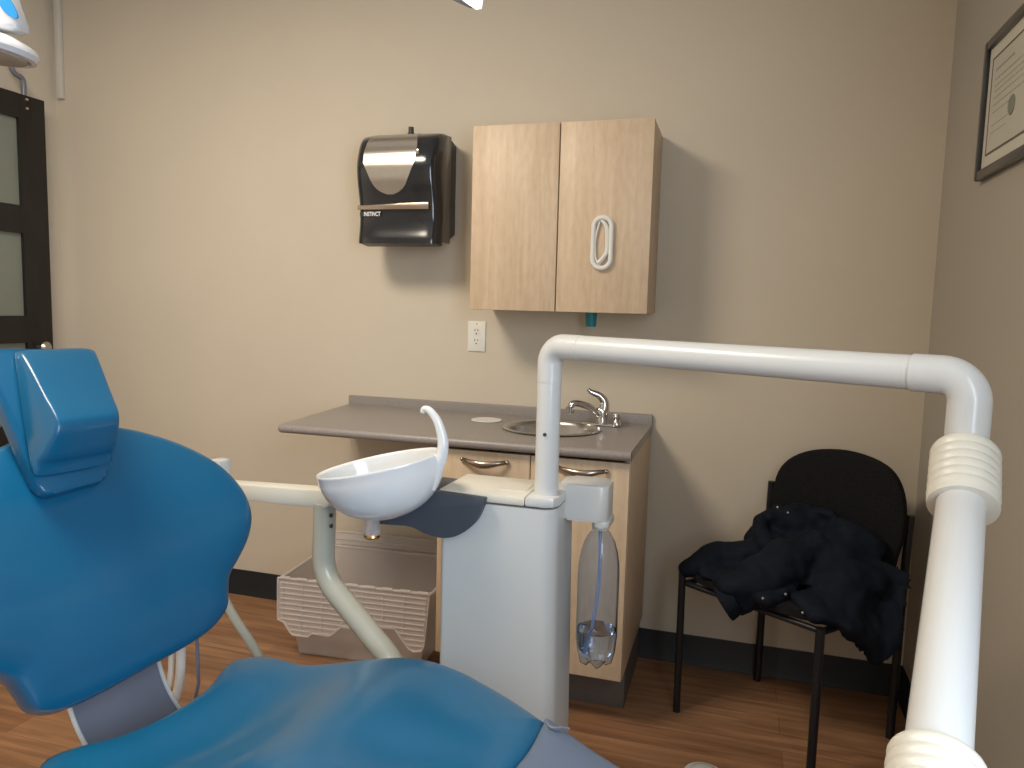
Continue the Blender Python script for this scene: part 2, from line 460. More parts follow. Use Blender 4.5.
obj('steel_shield', b, M['steel'], dp, label='brushed steel shield-shaped panel', auto=50)
b = B()
zc = 1.637
add_prism(b, [(dX0+.015, -.209, zc-.008), (dX0+.015, -.209, zc+.008), (dX1-.03, -.212, zc+.016), (dX1-.03, -.212, zc-.010)], (0, -.010, 0), .003)
obj('trim_bar', b, M['bronze'], dp, label='shiny metal trim bar')
b = B(); add_lathe(b, [(0, 0), (.012, 0), (.014, .016), (.010, .024), (.010, .042), (0, .045)], (-1.805, -.085, 1.905), (0, 0, 1), 20)
obj('lock_knob', b, M['blackpl'], dp)
for x in (-1.716,):
    b = B(); add_box(b, x-.006, x+.006, fy(1.825)-.004, fy(1.825)+.012, 1.818, 1.838, .003); obj('clip', b, M['chrome'], dp)
fc = bpy.data.curves.new('brand_text', 'FONT'); fc.body = 'INSTINCT'; fc.size = .021; fc.extrude = .0006; fc.offset = .0006
to = bpy.data.objects.new('brand_text', fc); COL.objects.link(to)
dg = bpy.context.evaluated_depsgraph_get(); me = bpy.data.meshes.new_from_object(to.evaluated_get(dg)); bpy.data.objects.remove(to)
tb = B(); tb.from_mesh(me); bmesh.ops.transform(tb, matrix=Matrix.Translation((-1.932, -.2125, 1.607)) @ Euler((R(90), 0, 0)).to_matrix().to_4x4() @ Matrix.Diagonal((.72, 1, 1, 1)), verts=tb.verts)
obj('lettering', tb, M['text'], dp, smooth=False, label='small white lettering')
b = B(); add_box(b, -1.950, -1.939, -.2085, -.2055, 1.606, 1.622); obj('emblem', b, M['blackpl'], dp, smooth=False)

# ------------------------------------------------------------------ outlet
ol = thing('wall_outlet', 'white double wall outlet between the dispenser and the wall cabinet', 'outlet', (-1.558, 0, 1.174))
b = B(); add_box(b, -1.594, -1.522, -.006, -.0005, 1.116, 1.232, .0025); obj('cover_plate', b, M['outlet'], ol)
for zz in (1.193, 1.155):
    b = B(); add_lathe(b, [(0, 0), (.0165, 0), (.0165, .0015), (0, .002)], (-1.558, -.0058, zz), (0, -1, 0), 28, scale=(1, .88)); s = obj('socket', b, M['outlet'], ol)
    b = B()
    for dx in (-.006, .006): add_box(b, -1.558+dx-.0012, -1.558+dx+.0012, -.0085, -.0070, zz+.001, zz+.009)
    add_lathe(b, [(0, 0), (.0028, 0), (.0028, .0010), (0, .0012)], (-1.558, -.0073, zz-.008), (0, -1, 0), 12)
    obj('slot', b, M['slot'], s, smooth=False)
b = B(); add_lathe(b, [(0, 0), (.003, 0), (.002, .001), (0, .0012)], (-1.558, -.0058, 1.222), (0, -1, 0), 12); obj('screw', b, M['bronze'], ol)

# ------------------------------------------------------------------ worktop, sink, faucet
CT, CD, CXR, CXL = .880, -.563, -.876, -2.100
THK = .030
SX, SY, SR = -1.19, -.262, .158
wt = thing('worktop', 'grey laminate worktop with backsplash and round sink cut-out', 'countertop', (-1.48, -.28, CT-THK))
b = B()
# slab with round hole: outer rect ring -> inner circle
N = 64
outer = []; inner = []
for k in range(N):
    a = 2*math.pi*(k+.5)/N; dx, dy = math.cos(a), math.sin(a)
    inner.append((SX+dx*(SR-.006), SY+dy*(SR-.006)))
    t = min(((CXR-SX)/dx if dx > 0 else (-1.55-SX)/dx), ((-.018-SY)/dy if dy > 0 else (CD-SY)/dy))
    outer.append((SX+dx*t, SY+dy*t))
def ringslab(z0, z1):
    A = [[b.verts.new((x, y, z)) for x, y in L] for z in (z0, z1) for L in (outer, inner)]
    lo, li, uo, ui = A
    for k in range(N):
        j = (k+1) % N
        b.faces.new([lo[k], lo[j], li[j], li[k]]); b.faces.new([uo[k], uo[j], ui[j], ui[k]])
        b.faces.new([lo[k], lo[j], uo[j], uo[k]]); b.faces.new([li[k], li[j], ui[j], ui[k]])
ringslab(CT-THK, CT)
# corner fills so the slab is a true rectangle
def tri(p, q, r):
    lo = [b.verts.new((*v, CT-THK)) for v in (p, q, r)]; up = [b.verts.new((*v, CT)) for v in (p, q, r)]
    b.faces.new(lo); b.faces.new(up)
    for k in range(3): b.faces.new([lo[k], lo[(k+1) % 3], up[(k+1) % 3], up[k]])
for cx_, cy_ in ((CXR, -.018), (-1.55, -.018), (-1.55, CD), (CXR, CD)):
    best = sorted(range(N), key=lambda k: (outer[k][0]-cx_)**2+(outer[k][1]-cy_)**2)[:2]
    ks = sorted(best)
    tri(outer[ks[0]], outer[ks[1]], (cx_, cy_))
add_prism(b, [(-2.045, CD, CT-THK), (-1.55, CD, CT-THK), (-1.55, -.018, CT-THK), (CXL+.004, -.018, CT-THK)], (0, 0, THK))
obj('slab', b, M['counter'], wt, smooth=False)
b = B()   # rounded front nosing + left end
add_tube(b, [(-2.045, CD, CT-THK/2), (CXR, CD, CT-THK/2)], THK/2, 16)
add_tube(b, [(-2.045, CD, CT-THK/2), (CXL+.004, -.0185, CT-THK/2)], THK/2, 16)
add_ball(b, (-2.045, CD, CT-THK/2), THK/2, 8)
obj('edge', b, M['counter'], wt)
b = B(); add_box(b, CXL, CXR, -.018, -.0005, CT-THK, CT+.036, .004)
obj('backsplash', b, M['counter'], wt)

b = B()
add_lathe(b, [(SR-.012, -.002), (SR-.004, -.0005), (SR+.008, .0006), (SR+.012, .003), (SR+.006, .0055), (SR-.006, .005), (SR-.013, .002), (SR-.016, -.010), (SR-.022, -.10), (SR-.045, -.145), (.03, -.155), (.024, -.158), (0, -.158)], (SX, SY, CT+.0005), seg=64)
sk = thing('round_sink', 'round stainless steel sink set in the grey worktop', 'sink', (SX, SY, CT-.15))
obj('basin', b, M['steel'], sk, auto=60)
b = B(); add_lathe(b, [(0, .001), (.022, .001), (.024, .004), (.018, .005), (0, .003)], (SX, SY, CT-.158), seg=24); obj('drain', b, M['chrome'], sk)

FX, FY_, FZ = -1.040, -.125, CT
fa = thing('faucet', 'chrome single-lever faucet behind the round sink', 'faucet', (FX, FY_, FZ))
b = B()
add_lathe(b, [(0, 0.0005), (.026, .0005), (.026, .006), (.021, .012), (.021, .04), (.022, .055), (.018, .066), (0, .070)], (FX, FY_, FZ), seg=24)
# escutcheon plate
add_prism(b, [(x, y, FZ+.0005) for x, y in rrect(FX-.075, FX+.065, FY_-.026, FY_+.026, .024)], (0, 0, .009), .003)
obj('body', b, M['chrome'], fa)
b = B(); p = smooth_path([(FX-.01, FY_-.005, FZ+.040), (FX-.04, FY_-.022, FZ+.066), (FX-.075, FY_-.045, FZ+.080), (FX-.098, FY_-.058, FZ+.078), (FX-.104, FY_-.062, FZ+.058)], 6)
add_tube(b, p, [.013-.002*i/(len(p)-1) for i in range(len(p))], 14); add_lathe(b, [(0, 0), (.014, 0), (.014, .022), (.011, .024), (0, .024)], (FX-.104, FY_-.062, FZ+.046), seg=18)
obj('spout', b, M['chrome'], fa)
b = B(); p = smooth_path([(FX+.004, FY_, FZ+.055), (FX+.006, FY_, FZ+.085), (FX-.012, FY_-.006, FZ+.108), (FX-.040, FY_-.016, FZ+.120), (FX-.050, FY_-.020, FZ+.130)], 6)
add_tube(b, p, [.023-.017*(i/(len(p)-1))**.7 for i in range(len(p))], 14)
obj('lever', b, M['chrome'], fa)
for dx in (.052,):
    b = B(); add_lathe(b, [(0, 0), (.017, 0), (.016, .010), (.010, .018), (.016, .028), (.012, .038), (0, .040)], (FX+dx, FY_-.004, FZ+.009), seg=18); obj('side_valve', b, M['chrome'], fa)
# white round lid on worktop
b = B(); add_lathe(b, [(0, 0.0005), (.054, .0005), (.056, .002), (.054, .0045), (.047, .004), (0, .0035)], (-1.448, -.190, CT), seg=32)
tag(obj('grommet_cap', b, M['outlet']), 'flat round off-white cap on the worktop left of the sink', 'cap')

# ------------------------------------------------------------------ base cabinet
bc = thing('base_cabinet', 'maple sink base cabinet under the right part of the worktop', 'cabinet', (-1.18, -.27, 0))
b = B()
for x0, x1 in ((-1.488, -1.470), (-.898, -.880)): add_box(b, x0, x1, -.530, -.0165, .165, CT-.0305, .001)
add_box(b, -1.470, -.898, -.530, -.0165, .165, .183); add_box(b, -1.470, -.898, -.022, -.0165, .183, CT-.0305); add_box(b, -1.470, -.898, -.53, -.49, .80, .818)
obj('body', b, M['maple_in'], bc)
b = B(); add_box(b, -1.470, -.889, -.395, -.017, .0005, .1645); obj('toe_kick', b, M['toe'], bc)
def pull(parent, xc, z):
    b = B(); n = 20; P = []; rr = []
    for i in range(n+1):
        t = i/n; P.append((xc+(t-.5)*.146, -.551-.030*math.sin(math.pi*t)**.55, z+.004*math.cos(2*math.pi*t))); rr.append(.0055+.0045*math.sin(math.pi*t)**2)
    add_tube(b, P, rr, 10, squash=(1.2, .8))
    for s in (-1, 1): add_ball(b, (xc+s*.073, -.5555, z+.004), (.008, .006, .007), 6)
    obj('handle', b, M['bronze'], parent, label='satin nickel bow handle')
for x0, x1, hx in ((-1.487, -1.1855, -1.330), (-1.1825, -.881, -1.022)):
    b = B(); add_box(b, x0, x1, -.549, -.5305, .167, .840, .002); d = obj('cabinet_door', b, M['maple'], bc); pull(d, hx, .808)

# ------------------------------------------------------------------ lidded tote under the worktop
TO = Vector((-1.86, -.235, 0)); ta = R(4)
def TT(x, y, z): return Vector((TO.x+x*math.cos(ta)-y*math.sin(ta), TO.y+x*math.sin(ta)+y*math.cos(ta), z))
tt = thing('storage_tote', 'frosted clear plastic tote with open ribbed lid flaps, under the worktop', 'storage tote', (TO.x, TO.y, 0))
def slab(bm, P, Q, th):   # quad P (4 pts) thickened along Q normal
    n = (Vector(P[1])-Vector(P[0])).cross(Vector(P[2])-Vector(P[0])).normalized()*th
    add_prism(bm, P, n)
b = B(); HT = .295; wb, wt_, db, dt = .235, .285, .155, .195
bot = [TT(-wb, -db, .001), TT(wb, -db, .001), TT(wb, db, .001), TT(-wb, db, .001)]
top = [TT(-wt_, -dt, HT), TT(wt_, -dt, HT), TT(wt_, dt, HT), TT(-wt_, dt, HT)]
def shrink(L, s, dz=0): c = sum(L, Vector())/4; return [c+(v-c)*s+Vector((0, 0, dz)) for v in L]
ob = [b.verts.new(v) for v in bot]; ot = [b.verts.new(v) for v in top]; it = [b.verts.new(v) for v in shrink(top, .985)]; ib = [b.verts.new(v) for v in shrink(bot, .985, .003)]
b.faces.new(ob); b.faces.new(ib)
for k in range(4):
    j = (k+1) % 4
    b.faces.new([ob[k], ob[j], ot[j], ot[k]]); b.faces.new([ot[k], ot[j], it[j], it[k]]); b.faces.new([it[k], it[j], ib[j], ib[k]])
obj('bin', b, M['tote'], tt, smooth=False)
b = B(); rim = [v+Vector((0, 0, 0)) for v in top]
add_tube(b, arc_corner(rim+[rim[0]], .02, 5), .006, 8)
obj('rim', b, M['toterib'], tt)
# front flap hanging down, jagged edge
def flap(yb, sgn, name):
    y_t, y_b = sgn*(dt+.009), sgn*(dt+.022)
    zt = HT+.004; Hf = .20
    def F(x, d, off=0): return TT(x, y_t+(y_b-y_t)*d/Hf+sgn*off, zt-d)
    edge = [(-.290, 0), (-.286, .150), (-.262, .158), (-.235, .192), (-.225, .200), (-.165, .200), (-.150, .186), (-.085, .188), (-.07, .178), (-.04, .150), (.075, .150), (.095, .132), (.16, .132), (.175, .150), (.215, .197), (.235, .204), (.262, .198), (.272, .18), (.285, 0)]
    b = B(); add_prism(b, [F(x, d) for x, d in edge], (F(0, 0, .0025)-F(0, 0)))
    h = obj(name, b, M['tote'], tt, smooth=False)
    def depth(x):
        for (x0, d0), (x1, d1) in zip(edge[1:-1], edge[2:-1]):
            if x0 <= x <= x1: return d0+(d1-d0)*(x-x0)/max(1e-6, x1-x0)
        return .1
    b = B()
    for i in range(10):
        d = .016+i*.0185
        xs = [x/200 for x in range(-56, 56) if depth(x/200) > d+.004]
        if not xs: continue
        # split in runs
        run = [xs[0]]
        for q in xs[1:]+[9]:
            if q-run[-1] > .0051:
                if len(run) > 2: add_tube(b, [F(run[0], d, .004), F(run[-1], d, .004)], .0028, 6)
                run = [q]
            else: run.append(q)
    for i in range(8):
        x = -.27+.077*i
        add_tube(b, [F(x, .012, .004), F(x, depth(x)-.003, .004)], .0022, 6)
    P = [F(x, d, .003) for x, d in edge]; add_tube(b, P+[P[0]], .0042, 6)
    obj('rib_grid', b, M['toterib'], h)
    for i in range(9):
        x = -.26+.065*i; b = B(); add_tube(b, [F(x-.019, -.003, .002), F(x+.019, -.003, .002)], .0062, 8)
        obj('hinge', b, M['toterib'], h)
flap(0, -1, 'lid_flap')
# rear flap standing up
b = B(); add_prism(b, [TT(-.275, dt+.004, HT+.008), TT(.275, dt+.004, HT+.008), TT(.27, dt+.014, HT+.060), TT(-.27, dt+.014, HT+.060)], (0, .003, 0)); h = obj('lid_flap', b, M['tote'], tt, smooth=False)
b = B()
for i in range(2): add_tube(b, [TT(-.265, dt+.005+.004*i, HT+.03+i*.028), TT(.265, dt+.005+.004*i, HT+.03+i*.028)], .002, 6)
obj('rib_grid', b, M['toterib'], h)

# ------------------------------------------------------------------ framed certificate on the right wall
ft = thing('framed_certificate', 'dark-framed certificate hanging on the right wall', 'framed certificate', (-.01, -.68, 1.65))
fy0, fy1, fz0, fz1 = -.98, -.418, 1.652, 2.006
b = B(); fw = .024
for (a0, a1, c0, c1) in ((fy1-fw, fy1, fz0, fz1), (fy0, fy0+fw, fz0, fz1), (fy0+fw, fy1-fw, fz0, fz0+fw), (fy0+fw, fy1-fw, fz1-fw, fz1)):
    add_box(b, -.020, -.0005, a0, a1, c0, c1, .004)
obj('frame', b, M['frame'], ft)
b = B(); add_box(b, -.010, -.001, fy0+fw, fy1-fw, fz0+fw, fz1-fw); obj('mount_board', b, M['mount'], ft, smooth=False)
b = B(); py0, py1, pz0, pz1 = fy0+.056, fy1-.056, fz0+.056, fz1-.056
add_box(b, -.0115, -.0102, py0, py1, pz0, pz1); pa = obj('paper', b, M['paper'], ft, smooth=False)
b = B()
for a0, a1, c0, c1 in ((py1-.004, py1, pz0, pz1), (py0, py0+.004, pz0, pz1), (py0+.004, py1-.004, pz0, pz0+.004), (py0+.004, py1-.004, pz1-.004, pz1)): add_box(b, -.0125, -.0116, a0, a1, c0, c1)
obj('border_line', b, M['inkborder'], pa, smooth=False)
rows_ = [(.90, .35, .006), (.80, .85, .003), (.73, .9, .0025), (.67, .8, .0025), (.60, .9, .0025), (.52, .55, .0025), (.44, .4, .0025), (.30, .3, .002), (.22, .28, .002)]
for fz, wd, th in rows_:
    b = B(); y = py1-.03; yend = y-(py1-py0-.06)*wd; z = pz0+(pz1-pz0)*(fz*.93)
    while y > yend:
        L = random.uniform(.010, .03); add_box(b, -.0122, -.0116, max(y-L, yend), y, z, z+th); y -= L+.006
    obj('printed_line', b, M['ink'], pa, smooth=False)
b = B(); add_lathe(b, [(0, .0025), (.022, .002), (.024, 0)], (-.0117, py1-.175, pz0+.085), (-1, 0, 0), 24); obj('round_seal', b, M['seal'], pa)

# ------------------------------------------------------------------ guest chair in the corner
GC = Vector((-.403, -.322, 0)); e1 = Vector((.892, -.564, 0)); e2 = Vector((.640, .765, 0))
def GF(s, t, z): return GC+e1*s+e2*t+Vector((0, 0, z))
gc = thing('guest_chair', 'black stacking side chair with rounded fabric back, in the corner', 'chair', GC[:])
def sqtube(b, P, r=.011): add_tube(b, P, r*1.25, 4)
legs = {'fl': [(-.215, -.20, .001), (-.218, -.20, .474)], 'fr': [(.215, -.20, .001), (.215, -.20, .440)]}
b = B(); add_tube(b, [GF(*legs['fl'][0]), GF(*legs['fl'][1])], .0115, 12); obj('leg', b, M['blackmet'], gc)
b = B(); add_tube(b, [GF(*legs['fr'][0]), GF(*legs['fr'][1])], .0125, 12); obj('leg', b, M['blackmet'], gc)
for s, zt in ((-.215, .715), (.215, .700)):
    b = B(); add_tube(b, [GF(s, .20, .001), GF(s, .205, .45), GF(s, .215, zt)], .0125, 12); obj('leg', b, M['blackmet'], gc)
b = B()
for s in (-.215, .215): add_tube(b, [GF(s, -.20, .428), GF(s, .20, .425)], .010, 10)
for t in (-.19, .19): add_tube(b, [GF(-.215, t, .428), GF(.215, t, .428)], .009, 10)
obj('seat_frame', b, M['blackmet'], gc)
b = B(); ol_ = smooth_path([(-.20, -.15, 0), (-.16, -.205, 0), (0, -.225, 0), (.16, -.205, 0), (.20, -.15, 0), (.205, 0, 0), (.195, .15, 0), (.15, .195, 0), (0, .20, 0), (-.15, .195, 0), (-.195, .15, 0), (-.205, 0, 0)], 5, True)
add_cushion(b, ol_, (0, 0), .045, 5, lambda u, v, h: GF(u, v, .460+h)); obj('seat', b, M['fabric'], gc)
b = B(); ol_ = smooth_path([(-.17, .51, 0), (0, .50, 0), (.17, .51, 0), (.200, .58, 0), (.210, .68, 0), (.188, .78, 0), (.13, .842, 0), (.01, .866, 0), (-.11, .842, 0), (-.178, .78, 0), (-.195, .68, 0), (-.185, .58, 0)], 5, True)
add_cushion(b, ol_, (0, .69), .04, 5, lambda u, v, h: GF(u+.014, .180-h+.10*(v-.6)-.35*u*u, v)); obj('backrest', b, M['fabric'], gc)

# coat heaped on the chair
ct = thing('coat', 'dark navy coat heaped on the black guest chair', 'coat', (GC.x, GC.y, .48))
b = B()
def elip(s, t, z, r, rz=0, rx=0):
    m = Matrix(((e1.x, e2.x, 0, 0), (e1.y, e2.y, 0, 0), (0, 0, 1, 0), (0, 0, 0, 1))) @ Euler((R(rx), 0, R(rz))).to_matrix().to_4x4()
    add_ball(b, GF(s, t, z), r, 10, m)
def limb(pts, rr, sq=None):
    P = smooth_path([GF(*q) for q in pts], 6); n = len(P); rs = []
    for i in range(n):
        f = i/(n-1)*(len(rr)-1); k = min(int(f), len(rr)-2); rs.append(rr[k]+(rr[k+1]-rr[k])*(f-k))
    add_tube(b, P, rs, 16, squash=sq)
elip(.03, .03, .510, (.185, .155, .045)); elip(.02, .09, .565, (.15, .085, .085)); elip(-.03, .09, .625, (.085, .06, .065), 10)
elip(.10, .10, .60, (.11, .06, .075), 0); elip(.17, .02, .525, (.085, .12, .055), -10); elip(-.10, .05, .555, (.075, .07, .055))
elip(-.085, .055, .655, (.032, .03, .028)); elip(-.005, .10, .672, (.075, .035, .028))
limb([(-.04, .02, .545), (-.14, -.07, .525), (-.19, -.14, .495), (-.228, -.198, .470)], [.058, .055, .042, .016], (.75, 1.15))
limb([(.07, .04, .60), (.045, -.08, .545), (.01, -.17, .505), (-.025, -.236, .448)], [.06, .07, .068, .054], (1, 1))
limb([(.16, .10, .60), (.10, -.02, .565), (.0, -.03, .560), (-.08, .02, .57)], [.04, .045, .04, .03])
limb([(-.10, .10, .63), (-.12, .02, .62), (-.05, -.04, .575), (.06, -.03, .56), (.15, .03, .58)], [.026, .03, .028, .024, .02])
# flap falling over the right side
add_prism(b, [GF(.10, -.17, .49), GF(.19, -.205, .462), GF(.235, -.16, .44), GF(.262, -.09, .355), GF(.278, -.06, .325), GF(.283, -.02, .355), GF(.272, .05, .47), GF(.255, .10, .56), GF(.16, .08, .58)], e1*.034+Vector((0, 0, .010)))
add_prism(b, [GF(-.20, -.15, .488), GF(-.13, -.222, .476), GF(.02, -.242, .470), GF(.09, -.235, .470), GF(.105, -.19, .488), GF(.10, -.05, .52), GF(-.12, -.02, .53)], Vector((0, 0, .016)))
co = obj('cloth', b, M['coat'], ct)
rm = co.modifiers.new('r', 'REMESH'); rm.mode = 'VOXEL'; rm.voxel_size = .006; rm.use_smooth_shade = True
sm = co.modifiers.new('s', 'SMOOTH'); sm.iterations = 6; sm.factor = .5
tx = bpy.data.textures.new('folds', 'CLOUDS'); tx.noise_scale = .11; tx.noise_depth = 2
dm = co.modifiers.new('d', 'DISPLACE'); dm.texture = tx; dm.strength = .048; dm.mid_level = .5; dm.texture_coords = 'LOCAL'
tx2 = bpy.data.textures.new('wrinkles', 'STUCCI'); tx2.noise_scale = .09; tx2.stucci_type = 'WALL_IN'
d2 = co.modifiers.new('d2', 'DISPLACE'); d2.texture = tx2; d2.strength = .020; d2.mid_level = .5; d2.texture_coords = 'LOCAL'
dg = bpy.context.evaluated_depsgraph_get(); dg.update()
me2 = bpy.data.meshes.new_from_object(co.evaluated_get(dg)); co.modifiers.clear(); co.data = me2
if not me2.materials: me2.materials.append(M['coat'])
for p in me2.polygons: p.use_smooth = True
from mathutils.bvhtree import BVHTree
cbvh = BVHTree.FromPolygons([v.co.copy() for v in me2.vertices], [list(p.vertices) for p in me2.polygons])
# cuff opening
b = B(); cdir = (GF(-.062, -.262, .412)-GF(.005, -.19, .485)).normalized()
P0 = GF(-.030, -.246, .438)
qm = Vector((0, 0, 1)).rotation_difference(cdir).to_matrix().to_4x4()
add_lathe(b, [(.044, -.03), (.050, -.008), (.053, .010), (.050, .013), (.044, .006), (.040, -.03)], P0, seg=28, mtx=qm)
cf = obj('cuff', b, M['coat'], ct)
b = B(); add_lathe(b, [(.0445, .004), (.038, -.006), (0, -.010)], P0, seg=28, mtx=qm); obj('lining', b, M['coatlin'], cf)
for q in ((-.075, .005, .705), (-.045, .01, .688), (.075, -.235, .482), (-.015, -.268, .420), (.118, -.20, .502), (.165, -.235, .462)):
    b = B(); p = Vector(cbvh.find_nearest(GF(*q)-base_of(ct))[0])+base_of(ct); add_ball(b, p, .0045, 6); obj('snap_button', b, M['steel'], ct)

# ------------------------------------------------------------------ dental delivery unit (tower)
du = thing('dental_unit', 'white dental unit tower with cuspidor bowl and overhead hose arm', 'dental unit', (-1.07, -1.16, 0))
TY = R(0)
UO = Vector((-1.066, -1.150, 0))
def UF(x, y, z): return UO+Vector((x*math.cos(TY)-y*math.sin(TY), x*math.sin(TY)+y*math.cos(TY), z))
# tapering body: cross-sections
b = B(); secs = []
def rr_sec(z, x0, x1, y0, y1, r_fr, r_o=.012):
    pts = []
    for cx, cy, a0, rr in ((x1-r_o, y1-r_o, 0, r_o), (x0+r_o, y1-r_o, 90, r_o), (x0+r_o, y0+r_o, 180, r_o), (x1-r_fr, y0+r_fr, 270, r_fr)):
        for k in range(7):
            a = R(a0+90*k/6); pts.append(UF(cx+rr*math.cos(a), cy+rr*math.sin(a), z))
    return [b.verts.new(p) for p in pts]
for z in (.001, .02, .30, .60, .855, .868):
    k = 1-z/.868
    secs.append(rr_sec(z, -.134, .123+.014*k, -.085, .095, .032))
for A, C in zip(secs, secs[1:]):
    n = len(A)
    for k in range(n): b.faces.new([A[k], A[(k+1) % n], C[(k+1) % n], C[k]])
b.faces.new(secs[0][::-1]); b.faces.new(secs[-1])
obj('body', b, M['greybody'], du)
# lids
b = B(); add_prism(b, [UF(x, y, .872) for x, y in [(.058, -.088), (.097, -.088), (.117, -.080), (.126, -.060), (.126, .090), (.058, .090)]], (0, 0, .022), .005)
obj('top_cap', b, M['white'], du)
b = B(); add_prism(b, [UF(x, y, .872) for x, y in [(-.139, -.082), (-.128, -.088), (.0555, -.088), (.0555, .080), (-.134, .080)]], (0, 0, .020), .005)
add_box(b, -.02, .045, -.04, .03, .892, .893, mtx=Matrix.Translation(UO) @ Matrix.Rotation(TY, 4, 'Z'))
obj('tray_lid', b, M['cream'], du, label='cream lid on the left half of the tower top')
# latches on left side
for z in (.752, .692):
    b = B(); add_box(b, -.142, -.1335, -.055, -.047, z, z+.008, .002, mtx=Matrix.Translation(UO) @ Matrix.Rotation(TY, 4, 'Z'))
    obj('latch', b, M['slot'], du)
# hose arm
P1 = UF(.091, -.041, .893); P1t = Vector((P1.x, P1.y, 1.210)); P2t = Vector((-.288, -1.556, 1.210)); P2 = Vector((-.2885, -1.5585, 1.060))
dirn = (P2t-P1t).normalized()
post_h = .075
b = B(); add_tube(b, [P1, Vector((P1.x, P1.y, 1.210-post_h))], .0255, 28); obj('post', b, M['white'], du)
def elbow(A, Bc, Cc, rad, rr):
    P = arc_corner([A, Bc, Cc], rad, 12); b = B(); add_tube(b, P, rr, 28); return b
obj('elbow', elbow(Vector((P1.x, P1.y, 1.210-post_h)), P1t, P1t+dirn*.085, .045, .0262), M['white'], du)
b = B(); add_tube(b, [P1t+dirn*.085, P2t-dirn*.075], .0255, 28); obj('horizontal_arm', b, M['white'], du)
b = elbow(P2t-dirn*.075, P2t, P2+Vector((0, 0, .03)), .048, .0275); obj('elbow', b, M['white'], du)
b = B(); add_lathe(b, [(0, 0), (.004, 0), (.004, .002), (0, .002)], (P1.x+.000, P1.y-.0262, 1.025), (0, -1, 0), 10); obj('screw_hole', b, M['slot'], du)
def bellows(b, A, C, r, n):
    d = C-A; P = []; rs = []
    P.append(A); rs.append(r*.55); P.append(A+d*.02); rs.append(r*.93)
    for i in range(n):
        for j in range(6):
            t = (i+j/6)/n*.86+.04; P.append(A+d*t); rs.append(r*(.965+.05*abs(math.sin(math.pi*j/6))))
    P.append(A+d*.93); rs.append(r*1.0); P.append(A+d*.985); rs.append(r*.98); P.append(C); rs.append(r*.62)
    add_tube(b, P, rs, 32)
low = Vector((-.404, -1.985, .884)); J = Vector((-.290, -1.566, 1.086)); ld = (low-J).normalized()
b = B(); bellows(b, Vector((-.289, -1.560, 1.106)), Vector((-.308, -1.640, 1.044)), .0425, 6); obj('upper_collar', b, M['cream'], du, label='ribbed cream collar under the arm elbow')
b = B(); add_tube(b, [J, low], .0285, 28); obj('lower_arm', b, M['white'], du)
b = B(); bellows(b, low-ld*.004, low+ld*.085, .041, 6); obj('lower_collar', b, M['cream'], du, label='ribbed cream collar at the foot of the arm')
b = B(); add_tube(b, [low+ld*.07, low+ld*.14], .027, 24); obj('arm_stub', b, M['white'], du)
# bracket (navy)
b = B()
br = [(-1.355, .808), (-1.323, .805), (-1.264, .807), (-1.225, .795), (-1.187, .790), (-1.150, .800), (-1.115, .828), (-1.096, .866), (-1.092, .886), (-1.189, .889), (-1.246, .890), (-1.262, .880), (-1.280, .855), (-1.305, .832)]
brs = [(v.x, v.y) for v in smooth_path([(x, z, 0) for x, z in br[:9]], 5)]+br[9:]
add_prism(b, [Vector((x, -1.258, z)) for x, z in brs], (0, .022, 0), .004)
br2 = [(-1.345, .809), (-1.264, .809), (-1.2005, .80), (-1.2005, .888), (-1.246, .889), (-1.262, .878), (-1.280, .853), (-1.305, .832)]
add_prism(b, [Vector((x, -1.237, z)) for x, z in br2], (0, .125, 0), .004)
obj('bowl_bracket', b, M['navy'], du, label='dark slate bracket holding the bowl')
# bowl: tilted ellipsoidal shell
bowl = B(); BC = Vector((-1.322, -1.285, .944))
tilt = Euler((R(2), R(-13), R(3))).to_matrix().to_4x4()
prf = []
for k in range(14):
    a = R(90*k/13); prf.append((.140*math.sin(a)+.0005*(k > 0), -.118*math.cos(a)**.9))
prf[0] = (0, -.118)
prf += [(.142, .003), (.140, .006), (.135, .004)]
for k in range(12, -1, -1):
    a = R(90*k/12); prf.append((.133*math.sin(a), -.108*math.cos(a)**.9))
prf[-1] = (0, -.108)
add_lathe(bowl, prf, BC, seg=56, scale=(1.0, .80), mtx=tilt)
bo = obj('bowl', bowl, M['porcelain'], du, auto=60)
b = B(); add_lathe(b, [(0, 0), (.012, 0), (.014, .008), (.006, .010), (.006, .032), (.004, .036), (0, .036)], BC+Vector((-.05, 0, -.100)), seg=18); obj('strainer', b, M['porcelain'], bo)
b = B(); Q = [BC+Vector(v) for v in ((.128, -.010, -.040), (.140, -.008, .010), (.148, -.006, .058), (.136, -.006, .102), (.117, -.006, .126), (.104, -.006, .129), (.100, -.006, .121))]
P = smooth_path(Q, 6); n = len(P); add_tube(b, P, [(.017-.0125*(i/(n-1))**.8)*min(1, .35+.65*i/8) for i in range(n)], 16, squash=(1, .9))
obj('rinse_spout', b, M['porcelain'], du, label='curved white spout rising from the bowl')
b = B(); add_lathe(b, [(0, 0), (.018, 0), (.019, .012), (.016, .014), (.017, .035), (.020, .045), (0, .045)], BC+Vector((-.022, .01, -.158)), seg=24)
dt_ = obj('drain_trap', b, M['tote'], du)
b = B(); add_lathe(b, [(0, 0), (.017, 0), (.019, .004), (.017, .010), (0, .010)], BC+Vector((-.022, .01, -.166)), seg=24); obj('trap_nut', b, M['brass'], dt_)
b = B(); add_tube(b, smooth_path([BC+Vector((-.022, .01, -.160)), BC+Vector((-.015, .05, -.13)), Vector((-1.26, -1.18, .83)), Vector((-1.19, -1.17, .83))], 6), .009, 12); obj('drain_hose', b, M['gplas'], du)
